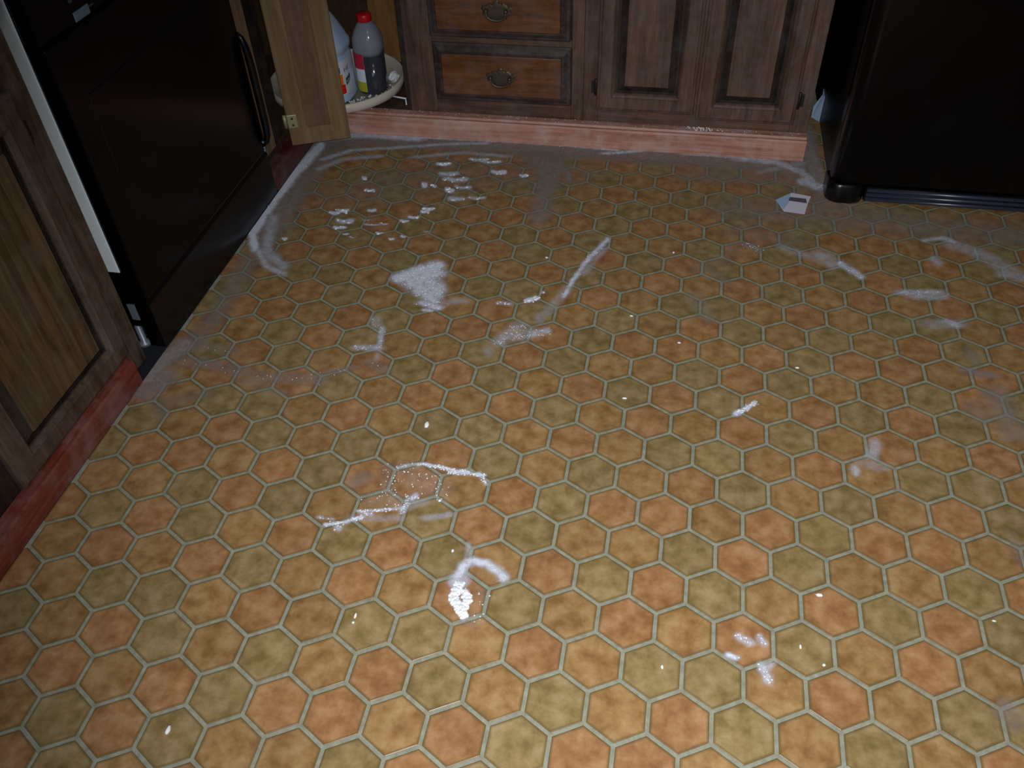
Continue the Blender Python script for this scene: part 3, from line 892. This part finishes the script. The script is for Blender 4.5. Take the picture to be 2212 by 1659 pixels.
def powder(name, label, strokes, cell=0.004, m_=POWDER, z=0.0006, clumps=0, csize=0.0022, cth=0.45, lim=None):
    """strokes = (points, half width across, half width away, density), all lying on the floor"""
    pts = np.array([on_floor(x, y)[:2] for s in strokes for x, y in s[0]])
    wmax = max(max(s[1], s[2]) for s in strokes) * 0.0022
    lo = pts.min(0) - wmax; hi = pts.max(0) + wmax * 1.5
    lo[0] = max(lo[0], FX0 + 0.001)
    if 'gap between' in label: lo[0], hi[0], hi[1] = 0.9, 0.956, 1.62
    else: hi[1] = min(hi[1], FY1 - 0.001)
    nx, ny = max(2, int((hi[0] - lo[0]) / cell)), max(2, int((hi[1] - lo[1]) / cell))
    gx, gy = np.meshgrid(np.linspace(lo[0], hi[0], nx), np.linspace(lo[1], hi[1], ny))
    P = np.c_[gx.ravel(), gy.ravel(), np.zeros(gx.size)]
    px, py = to_px_arr(P)
    wob = 3.0 * np.sin(px * 0.11 + py * 0.23) + 2.5 * np.sin(px * 0.27 - py * 0.17 + 1.3)
    den = np.zeros(len(P))
    for pl, wx, wy, d in strokes:
        if len(pl) == 1: pl = [pl[0], (pl[0][0] + 0.1, pl[0][1])]
        best = np.full(len(P), 1e9)
        for (ax, ay), (bx, by) in zip(pl[:-1], pl[1:]):
            ux, uy = (bx - ax) / wx, (by - ay) / wy
            qx, qy = (px - ax) / wx, (py - ay) / wy
            t = np.clip((qx * ux + qy * uy) / (ux * ux + uy * uy + 1e-9), 0, 1)
            best = np.minimum(best, np.hypot(qx - t * ux, qy - t * uy))
        best = np.maximum(best + wob / (wx + wy) * 0.5, 0.0)
        den = np.maximum(den, d * np.clip(1.15 - best ** 1.6, 0, 1))
    keep = den > 0.02
    idx = -np.ones(len(P), int)
    quads = []
    for a in range(ny - 1):
        for b in range(nx - 1):
            q = (a * nx + b, a * nx + b + 1, (a + 1) * nx + b + 1, (a + 1) * nx + b)
            if keep[q[0]] or keep[q[1]] or keep[q[2]] or keep[q[3]]: quads.append(q)
    used = sorted({i for q in quads for i in q})
    idx[used] = np.arange(len(used))
    hgt = z + 0.0006 * den[used] * (0.6 + 0.4 * np.sin(px[used] * 0.9) * np.cos(py[used] * 0.8))
    me = bpy.data.meshes.new(name)
    me.from_pydata([(P[i, 0], P[i, 1], float(h)) for i, h in zip(used, hgt)], [], [tuple(int(idx[i]) for i in q) for q in quads])
    me.materials.append(m_)
    at = me.attributes.new('powder_amount', 'FLOAT', 'POINT'); at.data.foreach_set('value', den[used].astype(np.float32))
    me.polygons.foreach_set('use_smooth', [True] * len(me.polygons)); me.update()
    o = bpy.data.objects.new(name, me); COL.objects.link(o)
    tag(o, label, 'powder', kind='stuff')
    if clumps:
        sel = [i for i in used if den[i] > cth]
        cm = MB()
        for _ in range(clumps):
            i = sel[rng.randint(len(sel))]
            x, y = P[i, 0] + rng.uniform(-cell, cell), P[i, 1] + rng.uniform(-cell, cell)
            lump(cm, x, y, csize * rng.uniform(0.4, 1.4) * (0.5 + 0.7 * den[i]))
        c_ = cm.build('powder_clumps', CLUMP, None); c_.parent = o; c_['kind'] = 'stuff'
    return o


def lump(cm, x, y, r, z=0.0002, st=(1, 1)):
    vs = []; n = 6
    for zz, rr in ((0.0, 0.9), (0.35, 1.0), (0.75, 0.6)):
        for k in range(n):
            t = 2 * math.pi * k / n + rng.uniform(-.2, .2)
            q = rr * r * rng.uniform(0.8, 1.2)
            vs.append((x + q * math.cos(t) * st[0], y + q * math.sin(t) * st[1], z + zz * r))
    fs = [(a * n + k, a * n + (k + 1) % n, (a + 1) * n + (k + 1) % n, (a + 1) * n + k) for a in range(2) for k in range(n)]
    fs.append(tuple(range(2 * n, 3 * n)))
    cm.add(vs, fs, True)


# thin films first
powder('powder_film', 'thin grey powder film swept along the back baseboard',
       [([(700, 315), (800, 300), (1000, 312), (1300, 328), (1500, 342), (1700, 362)], 60, 22, 0.62),
        ([(640, 400), (700, 330)], 45, 30, 0.55), ([(580, 500), (640, 410)], 45, 30, 0.6), ([(560, 520), (600, 570)], 26, 20, 0.55),
        ([(1500, 380), (1700, 385), (1760, 410)], 60, 20, 0.36), ([(760, 420), (900, 390), (1060, 380), (1200, 380)], 120, 40, 0.24)], 0.008, FILM, 0.0004)
powder('powder_streak', 'bluish white powder line along the floor edge beside the black range',
       [([(692, 316), (640, 372), (590, 436), (545, 505), (550, 535)], 13, 14, 0.95), ([(545, 520), (575, 575), (612, 592)], 10, 8, 0.6),
        ([(590, 470), (575, 545), (612, 575)], 16, 12, 0.5)], 0.004, POWDER, 0.0010, 60, 0.0014)
powder('powder_streak', 'curved swept white line starting under the open cabinet door',
       [([(700, 345), (760, 325), (850, 320), (960, 312), (1050, 310)], 12, 4, 0.6), ([(700, 300), (780, 292), (900, 300)], 26, 8, 0.75),
        ([(690, 365), (740, 345), (820, 338)], 12, 5, 0.5), ([(900, 340), (1000, 330), (1090, 338)], 20, 4, 0.45)], 0.005, POWDER, 0.0010)
powder('powder_streak', 'white powder line at the foot of the back baseboard',
       [([(900, 297), (1050, 304), (1120, 308), (1250, 317), (1330, 325)], 16, 3.2, 0.75), ([(1310, 332), (1380, 327)], 16, 4, 0.7),
        ([(1480, 333), (1590, 341), (1650, 346)], 18, 3, 0.6)], 0.004, POWDER, 0.0010, 40, 0.0016)
powder('powder_streak', 'white powder arc ending at the refrigerator foot',
       [([(1590, 343), (1680, 352), (1730, 372), (1765, 400)], 14, 7, 0.62), ([(1735, 392), (1770, 405)], 18, 10, 0.7), ([(1640, 372), (1740, 352)], 14, 5, 0.3)], 0.004, POWDER, 0.0010)
powder('powder_film', 'pale triangular smear of powder below the back drawers',
       [([(1150, 345), (1200, 350), (1180, 400), (1165, 470)], 32, 22, 0.5), ([(1180, 348), (1225, 372), (1232, 392)], 9, 8, 0.6),
        ([(1165, 350), (1180, 430)], 14, 12, 0.5)], 0.005, FILM, 0.0007)
spots = [(1030, 428, 22, 5), (985, 430, 20, 9), (972, 412, 12, 9), (1000, 405, 20, 6), (925, 452, 15, 6), (918, 458, 10, 5), (893, 470, 14, 4),
         (917, 400, 6, 10), (938, 403, 5, 5), (1078, 372, 18, 8), (1060, 350, 26, 6), (970, 376, 24, 8), (1035, 345, 26, 5), (958, 355, 18, 6),
         (740, 455, 16, 6), (722, 460, 14, 6), (745, 478, 22, 9), (735, 492, 16, 5), (800, 412, 11, 6), (803, 455, 10, 5), (787, 386, 5, 6),
         (805, 486, 20, 2.6), (830, 484, 12, 2.6), (820, 504, 10, 2.5), (790, 476, 8, 2.5), (874, 478, 12, 4), (845, 517, 6, 3), (872, 512, 6, 3),
         (1130, 380, 10, 5), (985, 388, 30, 8), (745, 506, 8, 2), (763, 513, 8, 2), (920, 501, 6, 2), (614, 516, 6, 4)]
powder('powder_spill', 'scattered clumps and dabs of white powder below the open cabinet door',
       [([(x - w * .7, y - 1), (x - w * .1, y + 1.5), (x + w * .7, y)], max(3, w * .32), h * 0.72, 1.0 if w < 20 else 0.75) for x, y, w, h in spots], 0.0035, POWDER, 0.0012, 150, 0.0030, 0.6)
powder('powder_spill', 'broad fan-shaped white smear in the upper middle of the floor',
       [([(862, 602), (900, 588), (945, 574)], 22, 14, 0.95), ([(890, 612), (940, 590)], 30, 20, 0.85), ([(900, 602), (945, 622), (935, 645)], 26, 22, 0.8), ([(905, 625), (935, 640)], 22, 22, 0.8),
        ([(915, 655), (945, 665)], 20, 8, 0.8), ([(955, 655), (1000, 650)], 20, 8, 0.35), ([(915, 670), (930, 672)], 10, 4, 0.8)], 0.004, POWDER, 0.0010, 260, 0.0017)
powder('powder_streak', 'long thin diagonal white streak right of the fan-shaped smear',
       [([(1312, 519), (1275, 555), (1245, 595), (1218, 640)], 7, 7, 0.8), ([(1225, 625), (1200, 655), (1165, 690)], 14, 12, 0.3), ([(1305, 535), (1260, 590)], 12, 8, 0.35)],
       0.0035, POWDER, 0.0010, 40, 0.0015)
powder('powder_spill', 'small bright white dab below the diagonal streak',
       [([(1138, 650), (1158, 645)], 9, 6, 1.0), ([(1172, 632)], 6, 4, 0.5), ([(1080, 655), (1100, 657)], 12, 5, 0.5)], 0.0025, POWDER, 0.0010, 45, 0.0024)
powder('powder_spill', 'grainy white patch in the middle of the floor',
       [([(1080, 738), (1105, 718), (1120, 706)], 22, 14, 0.42), ([(1090, 730), (1130, 724), (1150, 720)], 26, 13, 0.42), ([(1150, 722), (1180, 716)], 15, 10, 0.6), ([(1055, 760)], 14, 16, 0.3)],
       0.004, POWDER, 0.0010, 120, 0.0017, 0.3)
powder('powder_spill', 'faint powder smear with specks on an olive tile, left of centre',
       [([(825, 715), (820, 745)], 9, 16, 0.6), ([(775, 752), (815, 752)], 20, 8, 0.55), ([(810, 690), (815, 705)], 16, 10, 0.35), ([(815, 770)], 8, 12, 0.3)], 0.004, POWDER, 0.0010, 50, 0.0015, 0.3)
powder('powder_film', 'wide pale dusty smear across the tiles at the left',
       [([(395, 780), (470, 790), (560, 815), (690, 820)], 34, 16, 0.42), ([(430, 745), (500, 760)], 30, 12, 0.35), ([(370, 870), (440, 850)], 34, 14, 0.3),
        ([(520, 820), (600, 850)], 30, 10, 0.3), ([(690, 810), (760, 795)], 20, 8, 0.4), ([(800, 785), (830, 800)], 22, 12, 0.4)], 0.006, FILM, 0.0007, 60, 0.0014, 0.3)
powder('powder_film', 'bluish grey dusty strip at the floor edge where the range meets the red baseboard',
       [([(318, 820), (350, 780), (400, 745)], 30, 20, 0.75), ([(310, 850), (360, 810)], 40, 22, 0.6), ([(420, 740), (470, 680), (540, 560)], 30, 22, 0.42), ([(345, 880), (350, 900)], 22, 14, 0.3)],
       0.005, FILM, 0.0007)
powder('powder_spill', 'thin bright curved line of powder in the lower middle of the floor',
       [([(862, 1010), (885, 1004), (915, 1003)], 6, 4, 0.6), ([(915, 1003), (955, 1010), (985, 1018), (1020, 1024), (1045, 1028)], 7, 4, 1.0),
        ([(975, 1018), (1010, 1022)], 14, 8, 0.8), ([(1035, 1022), (1050, 1045)], 7, 6, 0.6)], 0.003, POWDER, 0.0010, 170, 0.0017, 0.5)
powder('powder_spill', 'speckled broken line of powder below the curved line',
       [([(690, 1118), (715, 1122)], 10, 4, 0.5), ([(705, 1134), (740, 1130), (780, 1117)], 8, 5, 0.85), ([(730, 1140)], 12, 10, 0.7),
        ([(780, 1108), (800, 1112)], 10, 6, 0.6), ([(775, 1105), (830, 1102), (870, 1098)], 8, 4, 0.7), ([(870, 1098), (915, 1085)], 18, 10, 0.3), ([(868, 1105), (880, 1085), (900, 1072)], 8, 9, 0.6),
        ([(920, 1120), (970, 1112)], 16, 8, 0.42), ([(760, 1120), (860, 1120)], 18, 9, 0.3)], 0.003, POWDER, 0.0010, 150, 0.0018, 0.45)
powder('powder_specks', 'loose white specks between the curved and the broken powder lines',
       [([(840, 1020), (840, 1060)], 20, 24, 0.10), ([(880, 1020), (950, 1060)], 40, 30, 0.10), ([(820, 1080), (860, 1080)], 50, 20, 0.12), ([(1020, 1340)], 30, 20, 0.1), ([(1040, 1290)], 20, 30, 0.1)],
       0.005, POWDER, 0.0008, 120, 0.0024, 0.05)
powder('powder_spill', 'soft pale smear of powder on an orange tile left of the bright curved line', [([(765, 1042), (790, 1030)], 20, 16, 0.42)], 0.004, FILM, 0.0008)
powder('powder_spill', 'hook-shaped soft white smear in the lower centre',
       [([(990, 1245), (1002, 1222), (1020, 1212), (1050, 1218), (1078, 1235), (1088, 1250)], 15, 12, 0.82), ([(985, 1255), (1000, 1250)], 20, 22, 0.62), ([(1010, 1200), (1012, 1180)], 8, 12, 0.4)],
       0.0035, POWDER, 0.0008)
powder('powder_pile', 'brightest solid white pile of powder, just under the hook-shaped smear',
       [([(990, 1268), (978, 1290), (990, 1310), (1002, 1330)], 10, 12, 1.2), ([(1006, 1280), (1010, 1298), (1000, 1312)], 9, 10, 1.15), ([(990, 1262)], 22, 14, 0.8)],
       0.003, POWDER, 0.0016, 520, 0.0030, 0.75)
powder('powder_streak', 'short bright diagonal dab of powder right of centre',
       [([(1588, 893), (1605, 886), (1630, 870)], 8, 6, 0.95), ([(1592, 893)], 14, 10, 0.7)], 0.003, POWDER, 0.0010, 50, 0.0017, 0.6)
powder('powder_spill', 'white dabs and a smear over the orange tile at the lower right',
       [([(1595, 1375), (1620, 1390)], 14, 10, 0.6), ([(1640, 1378), (1652, 1392)], 10, 10, 0.6), ([(1572, 1415), (1590, 1422)], 12, 8, 0.8),
        ([(1645, 1440), (1660, 1470)], 14, 14, 0.65), ([(1665, 1435), (1655, 1448)], 14, 8, 0.5)], 0.003, POWDER, 0.0010, 60, 0.0016, 0.55)
powder('powder_film', 'dusty smears on the tiles below the card scrap',
       [([(1610, 528), (1640, 540)], 18, 8, 0.5), ([(1590, 535), (1560, 560), (1510, 580)], 26, 14, 0.22), ([(1500, 640), (1530, 690)], 26, 14, 0.3), ([(1520, 570), (1570, 610)], 14, 7, 0.35),
        ([(1600, 500), (1700, 520)], 60, 16, 0.28)], 0.005, FILM, 0.0007, 30, 0.0015, 0.4)
powder('powder_spill', 'white smear running down across tiles in front of the refrigerator',
       [([(1815, 570), (1840, 585), (1860, 598)], 12, 8, 0.7), ([(1770, 552), (1800, 570)], 26, 14, 0.42), ([(1690, 535), (1760, 560)], 16, 8, 0.3)], 0.004, POWDER, 0.0008, 30, 0.0014, 0.5)
powder('powder_spill', 'ragged white arc on the shadowed tiles below the refrigerator grille',
       [([(2000, 520), (2035, 514), (2060, 524)], 12, 5, 0.6), ([(2060, 530), (2130, 555), (2190, 590)], 30, 10, 0.4), ([(2015, 560), (2030, 570)], 12, 8, 0.5), ([(2170, 590), (2205, 600)], 24, 12, 0.45)], 0.005, POWDER, 0.0008)
powder('powder_spill', 'pale worn-looking smear two tiles below the ragged arc',
       [([(1950, 632), (2020, 632)], 26, 8, 0.6), ([(1980, 640), (2030, 640)], 26, 10, 0.5)], 0.005, POWDER, 0.0008, 20, 0.0014, 0.5)
powder('powder_spill', 'small white dab between tiles near the right edge, below the pale worn-looking smear',
       [([(2045, 695), (2070, 705)], 16, 8, 0.6), ([(2020, 700), (2060, 700)], 40, 14, 0.3)], 0.005, POWDER, 0.0008)
powder('powder_film', 'powder film at the right edge of the picture',
       [([(2090, 800), (2140, 812)], 26, 9, 0.55), ([(2090, 760), (2110, 780)], 14, 14, 0.45), ([(2150, 850), (2190, 940)], 40, 22, 0.45), ([(2100, 880), (2130, 905)], 30, 18, 0.35), ([(2190, 1180), (2205, 1200)], 14, 30, 0.3)],
       0.006, FILM, 0.0007)
powder('powder_film', 'soft powder smears around an orange tile right of centre',
       [([(1890, 960), (1885, 985)], 18, 14, 0.5), ([(1845, 1012), (1850, 1022)], 12, 10, 0.6), ([(1870, 1000), (1900, 1010)], 26, 12, 0.28)], 0.005, POWDER, 0.0008)
powder('powder_film', 'grey haze of dust on the floor in front of the refrigerator',
       [([(1600, 450), (1800, 470), (2212, 510)], 90, 34, 0.40), ([(1770, 440), (1800, 450)], 50, 20, 0.45)], 0.012, FILM, 0.0004)
powder('powder_film', 'grey dust on the floor in the gap between the back cabinets and refrigerator', [([(1740, 300), (1755, 350), (1775, 400)], 26, 40, 0.75)], 0.006, FILM, 0.0009)
powder('powder_film', 'faint dusty cast on tiles in the lower right corner', [([(2170, 1530), (2190, 1560)], 30, 30, 0.4)], 0.006, FILM, 0.0006)

# single crumb bits lying apart, and one flash orb shaped like them
crumbs_and_orb = [(768, 1330, 0.0040, (0.6, 1.6), 'small white crumb on the olive tile left of the bright pile'),
          (763, 1345, 0.0030, (1, 1), 'tiny round crumb just under the small crumb left of the bright pile'),
          (363, 1578, 0.0050, (0.8, 1.7), 'elongated white crumb at the lower left'),
          (978, 1190, 0.0034, (0.8, 1.2), 'round white crumb above the hook-shaped smear'),
          (950, 1082, 0.0036, (1, 1), 'round white crumb at the right end of the speckled line'),
          (1349, 861, 0.0040, (1.6, .7), 'pale sliver on the olive tile above the lower middle'),
          (922, 918, 0.0062, (0.8, 1.6), 'bean-shaped pale flash orb, given a solid shape on an olive tile'),  # orb of flash light modelled as a small lump
          (1430, 1441, 0.0034, (0.8, 1.4), 'white crumb on the olive tile left of the dabbed orange tile'),
          (1729, 1397, 0.0030, (0.8, 1.5), 'white crumb on the olive tile right of the dabbed orange tile'),
          (1780, 1437, 0.0030, (1, 1), 'white crumb near the grout joint at the lower right'),
          (1770, 1286, 0.0042, (1.7, .9), 'white fleck on the orange tile right of centre'),
          (2147, 1342, 0.0028, (1.4, .7), 'tiny fleck on the olive tile near the right edge'),
          (1181, 557, 0.0036, (1.4, .9), 'small white crumb left of the long diagonal streak'),
          (1364, 683, 0.0034, (1.5, .8), 'small white crumb at a tile corner below the diagonal streak'),
          (1467, 741, 0.0034, (1.4, .9), 'white fleck on an orange tile right of centre, above middle'),
          (1722, 795, 0.0036, (1.5, .7), 'white fleck along a grout joint at the right'),
          (1455, 546, 0.0036, (1, 1), 'round white crumb on the tiles below the back cabinets')]
for x, y, r, st, lab_ in crumbs_and_orb:
    p = on_floor(x, y); cm = MB(); lump(cm, 0, 0, r, 0.0002, st)
    o = cm.build('crumb', CLUMP); o.location = (p[0], p[1], 0.0)
    tag(o, lab_, 'crumb')

# powder that fell on the turntable, the baseboard ledge and the range sill
cm = MB()
for _ in range(70):
    t = math.radians(rng.uniform(-80, -5)); r = SR - rng.uniform(0.012, 0.05)
    lump(cm, SX + r * math.cos(t), SY + r * math.sin(t), rng.uniform(0.001, 0.004), ZS + 0.0001)
ps = cm.build('powder_specks', CLUMP, tt); ps['kind'] = 'stuff'
cm = MB()
for _ in range(110):
    lump(cm, rng.uniform(-0.5, 0.88), FY1 + rng.uniform(0.024, 0.05), rng.uniform(0.0006, 0.0016), 0.0681)
for _ in range(40):
    lump(cm, rng.normal(0.58, 0.02), FY1 + rng.uniform(0.026, 0.048), rng.uniform(0.001, 0.003), 0.0681)
tag(cm.build('powder_specks', CLUMP), 'white powder specks on the ledge of the back baseboard', 'powder', kind='stuff')
